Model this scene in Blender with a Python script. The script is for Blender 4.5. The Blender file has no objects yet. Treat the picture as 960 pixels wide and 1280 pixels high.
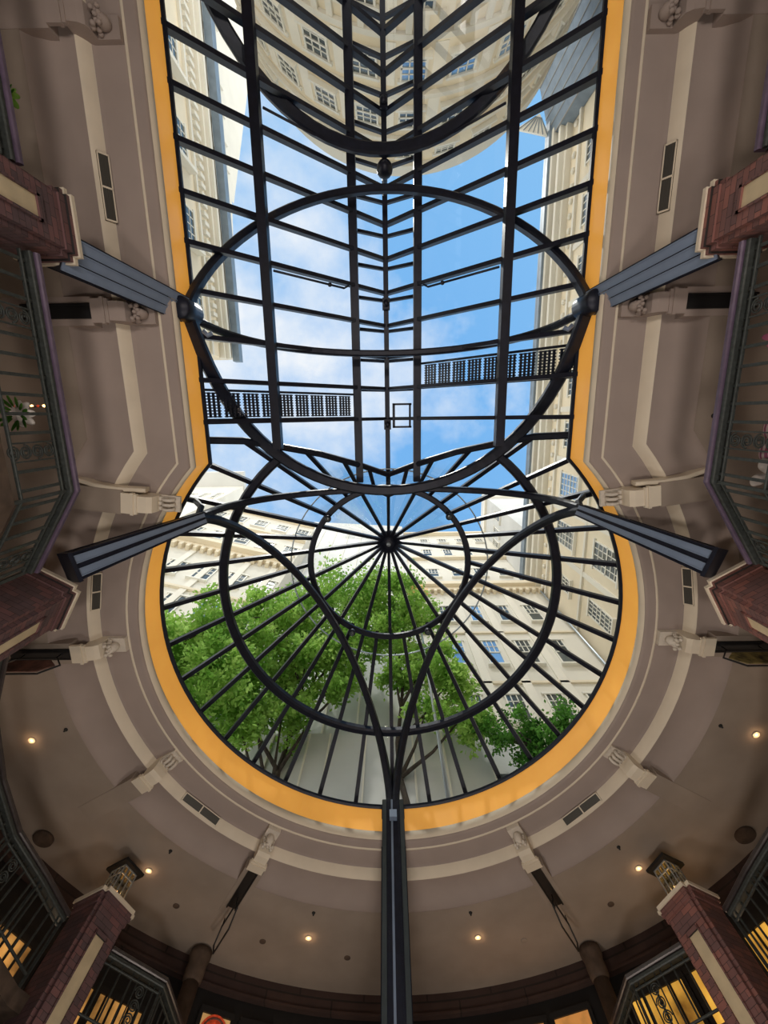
import bpy, bmesh, math, random
from mathutils import Vector, Matrix
random.seed(7)
PI = math.pi
scene = bpy.context.scene
COL = scene.collection
YC, RD, WN = 5.034, 5.89, 4.27          # dome axis, opening radius, nave half width
cosd = lambda a: math.cos(math.radians(a))
sind = lambda a: math.sin(math.radians(a))
def pol(a, r, z): return Vector((r*cosd(a), YC+r*sind(a), z))

# ------------------------------------------------------------------ materials
def newmat(name):
    m = bpy.data.materials.new(name); m.use_nodes = True
    nt = m.node_tree; nt.nodes.clear()
    out = nt.nodes.new('ShaderNodeOutputMaterial')
    return m, nt, out
def mat(name, col, rough=.6, metal=0., noise=.0, nscale=3., bump=0., emit=0., ecol=None, detail=4.):
    m, nt, out = newmat(name)
    b = nt.nodes.new('ShaderNodeBsdfPrincipled')
    b.inputs['Roughness'].default_value = rough; b.inputs['Metallic'].default_value = metal
    nt.links.new(b.outputs[0], out.inputs[0])
    c = (*col, 1)
    b.inputs['Base Color'].default_value = c
    if noise or bump:
        tc = nt.nodes.new('ShaderNodeTexCoord'); n = nt.nodes.new('ShaderNodeTexNoise')
        n.inputs['Scale'].default_value = nscale; n.inputs['Detail'].default_value = detail
        nt.links.new(tc.outputs['Object'], n.inputs['Vector'])
        if noise:
            r = nt.nodes.new('ShaderNodeValToRGB')
            r.color_ramp.elements[0].position = .3; r.color_ramp.elements[1].position = .7
            r.color_ramp.elements[0].color = (*[x*(1-noise) for x in col], 1)
            r.color_ramp.elements[1].color = (*[min(1, x*(1+noise)) for x in col], 1)
            nt.links.new(n.outputs['Fac'], r.inputs[0]); nt.links.new(r.outputs[0], b.inputs['Base Color'])
            if emit and ecol is None: nt.links.new(r.outputs[0], b.inputs['Emission Color'])
        if bump:
            bp = nt.nodes.new('ShaderNodeBump'); bp.inputs['Strength'].default_value = bump
            nt.links.new(n.outputs['Fac'], bp.inputs['Height']); nt.links.new(bp.outputs[0], b.inputs['Normal'])
    if emit:
        b.inputs['Emission Strength'].default_value = emit
        if ecol or not noise: b.inputs['Emission Color'].default_value = (*(ecol or col), 1)
    return m
def brickmat(name, c1, c2, mortar, scale=4.2, rough=.8, vary=.25):
    m, nt, out = newmat(name)
    b = nt.nodes.new('ShaderNodeBsdfPrincipled'); b.inputs['Roughness'].default_value = rough
    tc = nt.nodes.new('ShaderNodeTexCoord')
    geo = nt.nodes.new('ShaderNodeNewGeometry'); vt = nt.nodes.new('ShaderNodeVectorTransform')
    vt.vector_type = 'NORMAL'; vt.convert_from = 'WORLD'; vt.convert_to = 'OBJECT'
    nt.links.new(geo.outputs['Normal'], vt.inputs[0])
    sp = nt.nodes.new('ShaderNodeSeparateXYZ'); nt.links.new(tc.outputs['Object'], sp.inputs[0])
    sn = nt.nodes.new('ShaderNodeSeparateXYZ'); nt.links.new(vt.outputs[0], sn.inputs[0])
    ab = nt.nodes.new('ShaderNodeMath'); ab.operation = 'ABSOLUTE'; nt.links.new(sn.outputs[0], ab.inputs[0])
    gt = nt.nodes.new('ShaderNodeMath'); gt.operation = 'GREATER_THAN'; gt.inputs[1].default_value = .6
    nt.links.new(ab.outputs[0], gt.inputs[0])
    mx = nt.nodes.new('ShaderNodeMix'); mx.data_type = 'FLOAT'
    nt.links.new(gt.outputs[0], mx.inputs[0]); nt.links.new(sp.outputs[0], mx.inputs[2]); nt.links.new(sp.outputs[1], mx.inputs[3])
    cb = nt.nodes.new('ShaderNodeCombineXYZ'); nt.links.new(mx.outputs[0], cb.inputs[0]); nt.links.new(sp.outputs[2], cb.inputs[1])
    br = nt.nodes.new('ShaderNodeTexBrick')
    br.inputs['Color1'].default_value = (*c1, 1); br.inputs['Color2'].default_value = (*c2, 1)
    br.inputs['Mortar'].default_value = (*mortar, 1); br.inputs['Scale'].default_value = scale
    br.inputs['Mortar Size'].default_value = .012; br.inputs['Brick Width'].default_value = .95; br.inputs['Row Height'].default_value = .34
    nt.links.new(cb.outputs[0], br.inputs['Vector'])
    n = nt.nodes.new('ShaderNodeTexNoise'); n.inputs['Scale'].default_value = 2.5
    nt.links.new(tc.outputs['Object'], n.inputs['Vector'])
    mm = nt.nodes.new('ShaderNodeMix'); mm.data_type = 'RGBA'; mm.blend_type = 'MULTIPLY'; mm.inputs[0].default_value = vary*2
    nt.links.new(br.outputs['Color'], mm.inputs[6]); nt.links.new(n.outputs['Fac'], mm.inputs[7])
    nt.links.new(mm.outputs[2], b.inputs['Base Color'])
    bp = nt.nodes.new('ShaderNodeBump'); bp.inputs['Strength'].default_value = .5; bp.inputs['Distance'].default_value = .02
    bp.invert = True
    nt.links.new(br.outputs['Fac'], bp.inputs['Height']); nt.links.new(bp.outputs[0], b.inputs['Normal'])
    nt.links.new(b.outputs[0], out.inputs[0])
    return m
def glassmat(name, tint, refl=.06, rough=.02):
    m, nt, out = newmat(name)
    t = nt.nodes.new('ShaderNodeBsdfTransparent'); t.inputs[0].default_value = (*tint, 1)
    g = nt.nodes.new('ShaderNodeBsdfGlossy'); g.inputs['Roughness'].default_value = rough
    g.inputs[0].default_value = (1, 1, 1, 1)
    fr = nt.nodes.new('ShaderNodeLayerWeight'); fr.inputs[0].default_value = .25
    mu = nt.nodes.new('ShaderNodeMath'); mu.operation = 'MULTIPLY'; mu.inputs[1].default_value = refl*4
    nt.links.new(fr.outputs['Fresnel'], mu.inputs[0])
    mx = nt.nodes.new('ShaderNodeMixShader')
    nt.links.new(mu.outputs[0], mx.inputs[0]); nt.links.new(t.outputs[0], mx.inputs[1]); nt.links.new(g.outputs[0], mx.inputs[2])
    nt.links.new(mx.outputs[0], out.inputs[0])
    return m
M = dict(
 steel=mat('dark_steel', (.009, .012, .026), .42, .3, .25, 6),
 steelblue=mat('blue_grey_steel', (.19, .25, .36), .45, .2, .06, 5),
 iron=mat('wrought_iron', (.05, .058, .056), .5, .3, .3, 20),
 rail=mat('purple_black_handrail', (.13, .095, .15), .3, .1, .15, 8),
 darkrail=mat('dark_handrail', (.055, .045, .045), .3, .2, .2, 8),
 plaster=mat('mauve_plaster', (.36, .295, .265), .85, 0, .06, 1.2, .03),
 ceil=mat('warm_plaster', (.32, .265, .22), .9, 0, .10, 1.0, .04),
 cream=mat('cream_trim', (.74, .66, .53), .7, 0, .05, 2),
 carved=mat('carved_plaster', (.66, .60, .52), .75, 0, .1, 10, .15),
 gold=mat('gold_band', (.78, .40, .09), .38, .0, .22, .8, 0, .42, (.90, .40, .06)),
  postgrey=mat('post_grey', (.045, .06, .068), .45, .2, .06, 5),
 floor=mat('pale_stone', (.62, .58, .52), .5, 0, .08, 1),
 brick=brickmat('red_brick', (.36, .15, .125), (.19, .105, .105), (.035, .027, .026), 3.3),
 brickshade=brickmat('shaded_brick', (.24, .115, .115), (.13, .085, .095), (.03, .025, .027), 3.3),  # same red brick, the left side's weaker light put into the colour
 lintel=brickmat('brown_stone', (.075, .042, .034), (.06, .034, .03), (.03, .02, .016), .55),
 stone=mat('brown_pilaster', (.085, .058, .042), .8, 0, .3, 5, .1),
 panel=mat('cream_panel', (.60, .50, .33), .7, 0, .1, 4),
 black=mat('black_recess', (.006, .006, .007), .6),
 grille=mat('vent_grille', (.075, .072, .062), .5, .2),
 white=mat('white_render', (.84, .79, .70), .8, 0, .05, .5),
 facade=mat('cream_facade', (.80, .70, .54), .85, 0, .07, .35),
 facade2=mat('pale_facade', (.76, .72, .64), .85, 0, .06, .3),
 greywall=mat('grey_panel_wall', (.64, .64, .63), .7, 0, .06, .5),
 slate=mat('slate_blue', (.20, .25, .31), .5, .2, .15, 1.5),
 roof=mat('roof_deck', (.30, .29, .28), .8, 0, .1, 1),
 wframe=mat('white_window_frame', (.80, .77, .70), .6),
 wglass=mat('window_glass', (.10, .12, .13), .08, .3, .35, .35),
 wblue=mat('sky_reflection_glass', (.22, .40, .66), .08, .3, .3, .5),  # blue sky reflection put into the glass colour
 bark=mat('bark', (.06, .045, .035), .9, 0, .3, 8, .3),
 glass=glassmat('roof_glass', (.955, .985, .98)),
 cleargl=glassmat('lantern_glass', (.85, .86, .82), .12),
 lamp=mat('warm_bulb', (1, .55, .2), .4, 0, 0, 3, 0, 9., (1., .50, .16)),
 lens=mat('downlight_lens', (1, .6, .35), .4, 0, 0, 3, 0, 4., (1., .42, .17)),
 amber=mat('amber_interior', (.74, .30, .045), .6, 0, .8, 1.3, 0, .75),
 amberleft=mat('amber_interior_left', (.62, .27, .07), .6, 0, .85, 1.6, 0, .5),
 amberdim=mat('dim_interior', (.30, .14, .05), .6, 0, .5, 1.5, 0, .35),
 poster=mat('poster_orange', (.62, .27, .07), .5, 0, .25, 3, 0, .45),
 posterc=mat('poster_cream', (.55, .33, .12), .5, 0, .15, 3, 0, .5),
 red=mat('emblem_red', (.55, .06, .02), .5, 0, .4, 14, 0, .45),
 signbrown=mat('sign_brown', (.14, .06, .045), .6, 0, .6, 5),
 signmix=mat('sign_painted', (.20, .16, .05), .6, 0, .9, 6),
 petal=mat('white_petal', (.80, .74, .70), .5, 0, .08, 8),
 pink=mat('pink_petal', (.75, .18, .36), .5, 0, .2, 8),
 conduit=mat('zinc_pipe', (.42, .47, .52), .4, .6),
)
def stripemat():
    m, nt, out = newmat('pink_white_stripes')
    b = nt.nodes.new('ShaderNodeBsdfPrincipled'); b.inputs['Roughness'].default_value = .5
    tc = nt.nodes.new('ShaderNodeTexCoord'); w = nt.nodes.new('ShaderNodeTexWave'); w.inputs['Scale'].default_value = 5.
    w.bands_direction = 'Z'
    r = nt.nodes.new('ShaderNodeValToRGB'); r.color_ramp.interpolation = 'CONSTANT'
    r.color_ramp.elements[0].color = (.75, .6, .62, 1); r.color_ramp.elements[1].position = .5; r.color_ramp.elements[1].color = (.35, .08, .17, 1)
    nt.links.new(tc.outputs['Object'], w.inputs['Vector']); nt.links.new(w.outputs['Color'], r.inputs[0])
    nt.links.new(r.outputs[0], b.inputs['Base Color']); nt.links.new(b.outputs[0], out.inputs[0])
    return m
M['stripe'] = stripemat()
def leafmat(name, c1, c2):
    m, nt, out = newmat(name)
    tc = nt.nodes.new('ShaderNodeTexCoord'); n = nt.nodes.new('ShaderNodeTexNoise'); n.inputs['Scale'].default_value = .9; n.inputs['Detail'].default_value = 6
    nt.links.new(tc.outputs['Object'], n.inputs['Vector'])
    r = nt.nodes.new('ShaderNodeValToRGB'); r.color_ramp.elements[0].position = .32; r.color_ramp.elements[1].position = .68
    r.color_ramp.elements[0].color = (*c1, 1); r.color_ramp.elements[1].color = (*c2, 1)
    nt.links.new(n.outputs['Fac'], r.inputs[0])
    d = nt.nodes.new('ShaderNodeBsdfDiffuse'); t = nt.nodes.new('ShaderNodeBsdfTranslucent')
    nt.links.new(r.outputs[0], d.inputs[0]); nt.links.new(r.outputs[0], t.inputs[0])
    mx = nt.nodes.new('ShaderNodeMixShader'); mx.inputs[0].default_value = .55
    nt.links.new(d.outputs[0], mx.inputs[1]); nt.links.new(t.outputs[0], mx.inputs[2]); nt.links.new(mx.outputs[0], out.inputs[0])
    return m
M['leaf'] = leafmat('leaf_green', (.16, .37, .05), (.56, .80, .22))
M['leafdark'] = leafmat('leaf_dark_green', (.03, .12, .02), (.18, .42, .08))

# ------------------------------------------------------------------ mesh builder
class MB:
    def __init__(s): s.v, s.f, s.sm = [], [], []
    def add(s, vs, fs, smooth=False):
        o = len(s.v); s.v += [tuple(p) for p in vs]
        for f in fs: s.f.append([i+o for i in f]); s.sm.append(smooth)
        return s
    def hexa(s, c):     # 8 corners, bottom ring then top ring
        return s.add(c, [(3,2,1,0),(4,5,6,7),(0,1,5,4),(1,2,6,5),(2,3,7,6),(3,0,4,7)])
    def box(s, x0, x1, y0, y1, z0, z1):
        return s.hexa([(x0,y0,z0),(x1,y0,z0),(x1,y1,z0),(x0,y1,z0),(x0,y0,z1),(x1,y0,z1),(x1,y1,z1),(x0,y1,z1)])
    def obox(s, m, x0, x1, y0, y1, z0, z1):
        return s.hexa([m @ Vector(p) for p in [(x0,y0,z0),(x1,y0,z0),(x1,y1,z0),(x0,y1,z0),(x0,y0,z1),(x1,y0,z1),(x1,y1,z1),(x0,y1,z1)]])
    def beam(s, P, Q, w, h, up=(0,0,1), ow=0., oh=0., tp=1.):
        P, Q = Vector(P), Vector(Q); u = (Q-P).normalized(); sd = u.cross(Vector(up))
        sd = sd.normalized() if sd.length > 1e-4 else Vector((1,0,0)); up = sd.cross(u)
        P, Q = P+sd*ow+up*oh, Q+(sd*ow+up*oh)*tp
        r = lambda X, w, h: [X-sd*w/2-up*h/2, X+sd*w/2-up*h/2, X+sd*w/2+up*h/2, X-sd*w/2+up*h/2]
        return s.hexa(r(P, w, h)+r(Q, w*tp, h*tp))
    def tube(s, pts, r, n=8, closed=False, rad=None, smooth=True):
        pts = [Vector(p) for p in pts]; N = len(pts); vs, fs = [], []
        ref = None
        for i, p in enumerate(pts):
            a = pts[(i-1) % N] if (closed or i > 0) else p
            b = pts[(i+1) % N] if (closed or i < N-1) else p
            t = (b-a).normalized()
            if ref is None:
                ref = Vector((0,0,1)) if abs(t.z) < .95 else Vector((1,0,0))
            sd = t.cross(ref).normalized(); up = sd.cross(t); ref = up
            rr = rad[i] if rad else r
            for k in range(n):
                A = 2*PI*k/n + PI/n
                vs.append(p+sd*math.cos(A)*rr+up*math.sin(A)*rr)
        for i in range(N if closed else N-1):
            j = (i+1) % N
            for k in range(n):
                l = (k+1) % n; fs.append((i*n+k, i*n+l, j*n+l, j*n+k))
        if not closed: fs += [tuple(reversed(range(n))), tuple(range((N-1)*n, N*n))]
        return s.add(vs, fs, smooth)
    def bar(s, pts, w, h, closed=False, up=(0,0,1)):   # rectangular section swept along a curve
        pts = [Vector(p) for p in pts]; N = len(pts); vs, fs = [], []; U = Vector(up)
        for i, p in enumerate(pts):
            a = pts[(i-1) % N] if (closed or i > 0) else p
            b = pts[(i+1) % N] if (closed or i < N-1) else p
            t = (b-a).normalized(); sd = t.cross(U)
            sd = sd.normalized() if sd.length > .05 else Vector((1,0,0)); u2 = sd.cross(t)
            c = min(w, h)*.22
            for x, y in ((-w/2+c,-h/2),(w/2-c,-h/2),(w/2,-h/2+c),(w/2,h/2-c),(w/2-c,h/2),(-w/2+c,h/2),(-w/2,h/2-c),(-w/2,-h/2+c)):
                vs.append(p+sd*x+u2*y)
        for i in range(N if closed else N-1):
            j = (i+1) % N
            for k in range(8):
                l = (k+1) % 8; fs.append((i*8+k, i*8+l, j*8+l, j*8+k))
        if not closed: fs += [tuple(reversed(range(8))), tuple(range((N-1)*8, N*8))]
        return s.add(vs, fs)
    def lathe(s, prof, n=20, m=Matrix(), smooth=True):
        vs = [m @ Vector((r*math.cos(2*PI*k/n), r*math.sin(2*PI*k/n), z)) for r, z in prof for k in range(n)]
        fs = [(i*n+k, i*n+(k+1) % n, (i+1)*n+(k+1) % n, (i+1)*n+k) for i in range(len(prof)-1) for k in range(n)]
        fs += [tuple(reversed(range(n))), tuple(range((len(prof)-1)*n, len(prof)*n))]
        return s.add(vs, fs, smooth)
    def ball(s, c, rx, ry=None, rz=None, n=12, m=Matrix(), smooth=True):
        ry = ry or rx; rz = rz or rx; c = Vector(c); k2 = n//2
        vs = [m @ (c+Vector((rx*math.sin(PI*i/k2)*math.cos(2*PI*j/n), ry*math.sin(PI*i/k2)*math.sin(2*PI*j/n), rz*math.cos(PI*i/k2)))) for i in range(1, k2) for j in range(n)]
        vs += [m @ (c+Vector((0,0,rz))), m @ (c-Vector((0,0,rz)))]
        T, B = len(vs)-2, len(vs)-1
        fs = [((i*n+j), ((i+1)*n+j), (i+1)*n+(j+1) % n, i*n+(j+1) % n) for i in range(k2-2) for j in range(n)]
        fs += [(T, j, (j+1) % n) for j in range(n)] + [(B, (k2-2)*n+(j+1) % n, (k2-2)*n+j) for j in range(n)]
        return s.add(vs, fs, smooth)
    def prism(s, poly, d0, d1, m=Matrix()):   # polygon in local XZ, extruded along local Y
        n = len(poly)
        vs = [m @ Vector((x, d0, z)) for x, z in poly]+[m @ Vector((x, d1, z)) for x, z in poly]
        fs = [tuple(range(n)), tuple(reversed(range(n, 2*n)))]+[(i, i+n, (i+1) % n+n, (i+1) % n) for i in range(n)]
        return s.add(vs, fs)
    def build(s, name, material, parent=None, origin=None):
        o3 = Vector(origin) if origin is not None else Vector((0,0,0))
        me = bpy.data.meshes.new(name)
        me.from_pydata([tuple(Vector(p)-o3) for p in s.v], [], s.f); me.update()
        me.polygons.foreach_set('use_smooth', s.sm)
        me.materials.append(material)
        o = bpy.data.objects.new(name, me); COL.objects.link(o)
        if parent is not None:
            o.parent = parent
            if origin is not None: o.location = o3
        elif origin is not None: o.location = o3
        return o
def fixnormals(o):
    bm = bmesh.new(); bm.from_mesh(o.data); bmesh.ops.recalc_face_normals(bm, faces=bm.faces); bm.to_mesh(o.data); bm.free()
def empty(name, loc=(0,0,0), rz=0., label=None, cat=None, group=None):
    o = bpy.data.objects.new(name, None); COL.objects.link(o); o.location = loc; o.rotation_euler = (0,0,rz)
    o.empty_display_size = .2
    return tag(o, label, cat, group)
def tag(o, label=None, cat=None, group=None, kind=None):
    if label: o['label'] = label
    if cat: o['category'] = cat
    if group: o['group'] = group
    if kind: o['kind'] = kind
    return o
def struct(name, mb, m):
    o = mb.build(name, m); o['kind'] = 'structure'; return o
def copy_tree(o, parent=None):
    c = o.copy(); COL.objects.link(c)
    if parent is not None: c.parent = parent
    for ch in list(o.children):
        copy_tree(ch, c)
    return c

# ------------------------------------------------------------------ camera
r_ = Vector((0.9995376, 0.0096577, -0.0)); 
F = 528.991; th, ro, ya = .222022763, .013307674, .027344595
d = Vector((0, math.sin(th), math.cos(th))); u = Vector((0, -math.cos(th), math.sin(th))); r = Vector((1,0,0))
r2 = r*math.cos(ro)+u*math.sin(ro); u2 = u*math.cos(ro)-r*math.sin(ro)
Rz = Matrix.Rotation(ya, 3, 'Z'); r2, u2, d = Rz @ r2, Rz @ u2, Rz @ d
cam = bpy.data.objects.new('camera', bpy.data.cameras.new('camera')); COL.objects.link(cam)
mw = Matrix((r2, u2, -d)).transposed().to_4x4(); mw.translation = Vector((-.0693, 0, 1.6)); cam.matrix_world = mw
cam.data.sensor_fit = 'HORIZONTAL'; cam.data.sensor_width = 36; cam.data.lens = F/960*36
cam.data.clip_end = 500; cam.data.clip_start = .05
scene.camera = cam

# ------------------------------------------------------------------ path of the opening, offset outward by dd
YB = -13.
def path(dd, na=84, nn=10, amin=None):
    R, W = RD+dd, WN+dd
    a0 = math.asin(-min(.999, math.sqrt(R*R-W*W)/R))       # right corner angle
    yk = YC+R*math.sin(a0)
    pts = [(W, YB+(yk-YB)*i/nn) for i in range(nn)]
    pts += [(R*math.cos(a0+(PI-2*a0)*i/na), YC+R*math.sin(a0+(PI-2*a0)*i/na)) for i in range(na+1)]
    pts += [(-W, yk+(YB-yk)*i/nn) for i in range(1, nn+1)]
    return pts
def sweep(mb, prof, smooth=False):
    rows = [[(x, y, z) for x, y in path(dd)] for dd, z in prof]; n = len(rows[0])
    vs = [p for rw in rows for p in rw]
    fs = [(i*n+k, (i+1)*n+k, (i+1)*n+k+1, i*n+k+1) for i in range(len(prof)-1) for k in range(n-1)]
    return mb.add(vs, fs, smooth)
def st(name, prof, m, smooth=False):
    o = struct(name, sweep(MB(), prof, smooth), m); return o
DW = 4.66
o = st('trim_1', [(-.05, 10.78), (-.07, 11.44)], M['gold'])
st('trim_2', [(-.05, 10.80), (-.085, 10.76), (-.105, 10.66), (-.09, 10.60), (-.05, 10.56)], M['cream'], True)
st('ceiling', [(-.05, 10.56), (-.05, 10.53), (.0, 10.502), (.70, 10.503), (.745, 10.495), (.775, 10.47)], M['plaster'], True)
st('trim_3', [(.165, 10.503), (.175, 10.478), (.205, 10.478), (.215, 10.503)], M['cream'], True)
st('trim_4', [(.773, 10.472), (.80, 10.42), (.84, 10.36), (.88, 10.315), (.915, 10.277), (.935, 10.272)], M['cream'], True)
st('trim_5', [(-.085, 11.42), (-.13, 11.46), (-.13, 11.53), (.05, 11.56), (1.25, 11.56)], M['steel'])
st('ceiling.001', [(.93, 10.278), (1.10, 10.30), (1.35, 10.28), (1.58, 10.19), (1.68, 10.09), (1.695, 10.048)], M['plaster'], True)
st('ceiling.002', [(1.69, 10.05), (DW, 10.05)], M['ceil'])
st('roof_deck', [(1.1, 11.57), (1.1, 11.40), (5.4, 11.40), (5.4, 11.57), (1.1, 11.57)], M['roof'])
st('wall_back', [(DW, 10.06), (DW, 9.66)], M['lintel'])
st('trim_6', [(DW-.002, 9.66), (DW-.06, 9.655), (DW-.06, 9.60), (DW, 9.595), (DW+.14, 9.595)], M['lintel'])
st('wall_back.001', [(DW+.12, 9.62), (DW+.12, 0)], M['black'])
struct('wall_light_stop', MB().box(-9.2, 9.2, YB-.2, YB, 0, 11.4), M['plaster'])  # added end wall out of view, keeps light from leaking in
struct('floor', MB().box(-13, 13, YB-.3, 17, -.2, 0), M['floor'])
# gallery slabs left and right, edge under the railings
EDGE = [(5.15, -12.9), (5.15, 1.1), (6.1, 2.5), (6.95, 3.95), (7.45, 5.2), (7.6, 6.73), (7.54, 7.97), (7.2, 9.1), (6.95, 10.15), (6.2, 11.1), (5.12, 12.08), (4.97, 13.4), (4.95, 14.35)]
for sgn in (-1, 1):
    outer = [(x, y) for x, y in path(DW-.05) if x > 0 and (y < YC or x > 4.9)]
    poly = [(sgn*x, y) for x, y in EDGE+list(reversed(outer))]
    n = len(poly)
    mb = MB().add([(x, y, 7.0) for x, y in poly]+[(x, y, 7.25) for x, y in poly], [tuple(range(n)), tuple(range(n, 2*n))]+[(i, (i+1) % n, (i+1) % n+n, i+n) for i in range(n)])
    struct('floor_gallery' if sgn < 0 else 'floor_gallery.001', mb, M['stone'])

# ------------------------------------------------------------------ ceiling brackets, slots, signs, vents, downlights
def fr(a, rr, z):   # local x = outward, y = tangent
    return Matrix.Translation(pol(a, rr, z)) @ Matrix.Rotation(math.radians(a), 4, 'Z')
def bracket_proto(head):
    t = empty('ceiling_bracket')
    b = MB().box(.62, 2.25, -.25, .25, -.01, .45)
    b.build('beam_stub', M['ceil'], t)
    c = MB().prism([(.02, .20), (.05, .06), (.14, .0), (.30, -.03), (.36, -.03), (.36, .45), (.02, .45)], -.17, .17)
    c.box(.30, .62, -.21, .21, -.05, .02); c.box(.36, .42, -.23, .23, -.075, .02)
    c.build('console', M['cream'], t)
    h = MB()
    if head:
        h.box(-.36, .02, -.17, .17, .34, .45)
        h.ball((-.14, 0, .24), .13, .105, .15, 14); h.ball((-.19, 0, .30), .06, .05, .05, 8)      # skull, chin
        h.ball((-.22, 0, .22), .03, .028, .06, 8)                                               # nose
        for s in (-1, 1):
            h.ball((-.19, s*.055, .19), .03, .028, .022, 8)                                      # eyes/brow
            h.ball((-.18, s*.045, .26), .035, .035, .03, 8)                                      # cheek
            for k in range(5): h.ball((-.05+.035*math.sin(k*2), s*(.11+.015*(k % 2)), .10+.065*k), .05, .045, .045, 8)
        for k in range(7): h.ball((-.16+.05*(k % 2), -.11+.037*k, .09+.02*(k % 3)), .045, .04, .045, 8)
        h.ball((-.10, 0, .40), .16, .15, .06, 10)
    else:
        for s in (-1, 0, 1):
            pts = [(-.16+.17*math.cos(A)*(1-.09*A), s*.105, .28+.15*math.sin(A)*(1-.09*A)) for A in [k*.45 for k in range(18)]]
            h.tube(pts, .045, 6, rad=[.05*(1-.03*k) for k in range(18)])
        h.box(-.38, .02, -.17, .17, .38, .45)
    h.build('carved_head' if head else 'carved_scroll', M['carved'], t)
    return t
spots = []
for a in (30, 60, 120, 150, 180, 0): spots.append((fr(a, RD+.58, 10.05), a))
P_head, P_scroll = bracket_proto(True), bracket_proto(False)
LAB = {30: 'pale scroll bracket under ceiling, right of the lower right air vent',
 60: 'white carved head bracket on ceiling ring right of the central steel post',
 120: 'white carved head bracket on ceiling ring left of the central steel post',
 150: 'pale scroll bracket under ceiling, left of the lower left air vent',
 180: 'white carved head bracket beside the hexagonal brown hanging sign at left',
 0: 'white carved head bracket beside the colourful hanging sign at right'}
usedh = [False, False]
def place_bracket(m, head, label, shade=False):
    pr = P_head if head else P_scroll; k = int(head)
    t = pr if not usedh[k] else copy_tree(pr); usedh[k] = True
    t.matrix_world = m; tag(t, label, 'ceiling bracket', 'carved brackets around the skylight opening')
    if shade:  # darker plaster swapped in, the brackets' shade put into the colour
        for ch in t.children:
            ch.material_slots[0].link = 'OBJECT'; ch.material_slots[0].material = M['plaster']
for m, a in spots: place_bracket(m, a not in (30, 150), LAB[a])
def frn(s, y, z, dd=.58): return Matrix.Translation((s*(WN+dd), y, z)) @ Matrix.Rotation(0 if s > 0 else PI, 4, 'Z')
for s, side in ((-1, 'left'), (1, 'right')):
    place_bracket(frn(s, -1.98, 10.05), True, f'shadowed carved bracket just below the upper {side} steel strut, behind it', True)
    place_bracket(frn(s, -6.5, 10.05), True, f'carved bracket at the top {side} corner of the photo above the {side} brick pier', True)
    k = Matrix.Translation((s*4.85, 1.72, 10.05)) @ Matrix.Rotation(math.radians(-8 if s > 0 else 188), 4, 'Z')
    place_bracket(k, False, f'cream scroll bracket at the {side} corner where straight hall meets round hall')
    # corner fin where the straight coves stop
    mb = MB().bar([(s*6.42, 1.12, 10.17), (s*6.0, 1.27, 10.17), (s*5.55, 1.37, 10.2), (s*5.05, 1.42, 10.3)], .09, .26)
    struct('trim_7' if s < 0 else 'trim_8', mb, M['cream'])

# dark linear slots in the ceiling with hanging signs
def slot(m, ln, label):
    t = MB().obox(Matrix(), 0, ln, -.10, .10, -.012, .0); t.obox(Matrix(), -.03, ln+.03, -.13, -.10, -.03, .0); t.obox(Matrix(), -.03, ln+.03, .10, .13, -.03, .0)
    o = t.build('linear_diffuser', M['black']); o.matrix_world = m; tag(o, label, 'air diffuser', 'dark linear ceiling slots')
for a, lb in ((120, 'black linear ceiling slot left of the central post, under carved bracket'), (60, 'black linear ceiling slot right of the central post, under carved bracket'),
              (180, 'black linear ceiling slot beside the left hexagonal sign'), (0, 'black linear ceiling slot beside the right colourful sign')):
    slot(fr(a, 7.12, 10.035), 1.33, lb)
for s, side in ((-1, 'left'), (1, 'right')):
    slot(frn(s, -1.98, 10.035, 1.22), 1.25, f'black linear ceiling slot below the upper {side} steel strut')
def sign(m, art, label, cat='hanging sign'):
    t = empty('hanging_sign'); t.matrix_world = m; tag(t, label, cat)
    hexp = [(.0, -.42), (.25, -.16), (1.15, -.16), (1.4, -.42), (1.15, -.72), (.25, -.72)]
    f = MB(); f.bar([Vector((x, 0, z)) for x, z in hexp], .035, .035, True, (0, 1, 0)); f.build('sign_frame', M['black'], t)
    if art: MB().prism([(.10, -.43), (.32, -.24), (1.08, -.24), (1.30, -.43), (1.08, -.64), (.32, -.64)], -.012, .012).build('sign_board', art, t)
    for x in (.3, 1.1): MB().tube([(x, 0, -.17), (x, 0, 0)], .012, 6).build('hanger_rod', M['black'], t)
sign(fr(180, 7.02, 10.02), M['signbrown'], 'hexagonal brown sign in black frame hanging beside left brick pier')
sign(fr(0, 6.95, 10.02), M['signmix'], 'painted green and yellow sign hanging beside right brick pier')
sign(fr(120, 7.75, 10.02), None, 'open black hexagonal hanging frame seen edge-on left of the central post')
sign(fr(60, 7.75, 10.02), None, 'open black hexagonal hanging frame seen edge-on right of the central post')

# vents on the cream cove
def vent(m, ln, label):
    t = empty('air_vent'); t.matrix_world = m; tag(t, label, 'air vent', 'dark air vents in the cream cove')
    f = MB(); h = .10
    f.box(-.02, .02, -ln/2, ln/2, -h, -h+.02); f.box(-.02, .02, -ln/2, ln/2, h-.02, h)
    for y in (-ln/2, -.015, ln/2-.03): f.box(-.02, .02, y, y+.03, -h, h)
    f.build('vent_frame', M['cream'], t)
    g = MB().box(-.008, .012, -ln/2, ln/2, -h, h)
    for k in range(5): g.box(-.015, .0, -ln/2, ln/2, -h+.03+k*.035, -h+.04+k*.035)
    g.build('grille', M['grille'], t)
tilt = Matrix.Rotation(math.radians(-39), 4, 'Y')
for a, lb in ((136.6, 'dark two-panel air vent at lower left of skylight ring'), (44.8, 'dark two-panel air vent at lower right of skylight ring')):
    vent(fr(a, RD+.795, 10.375) @ tilt, 1.15, lb)
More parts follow.
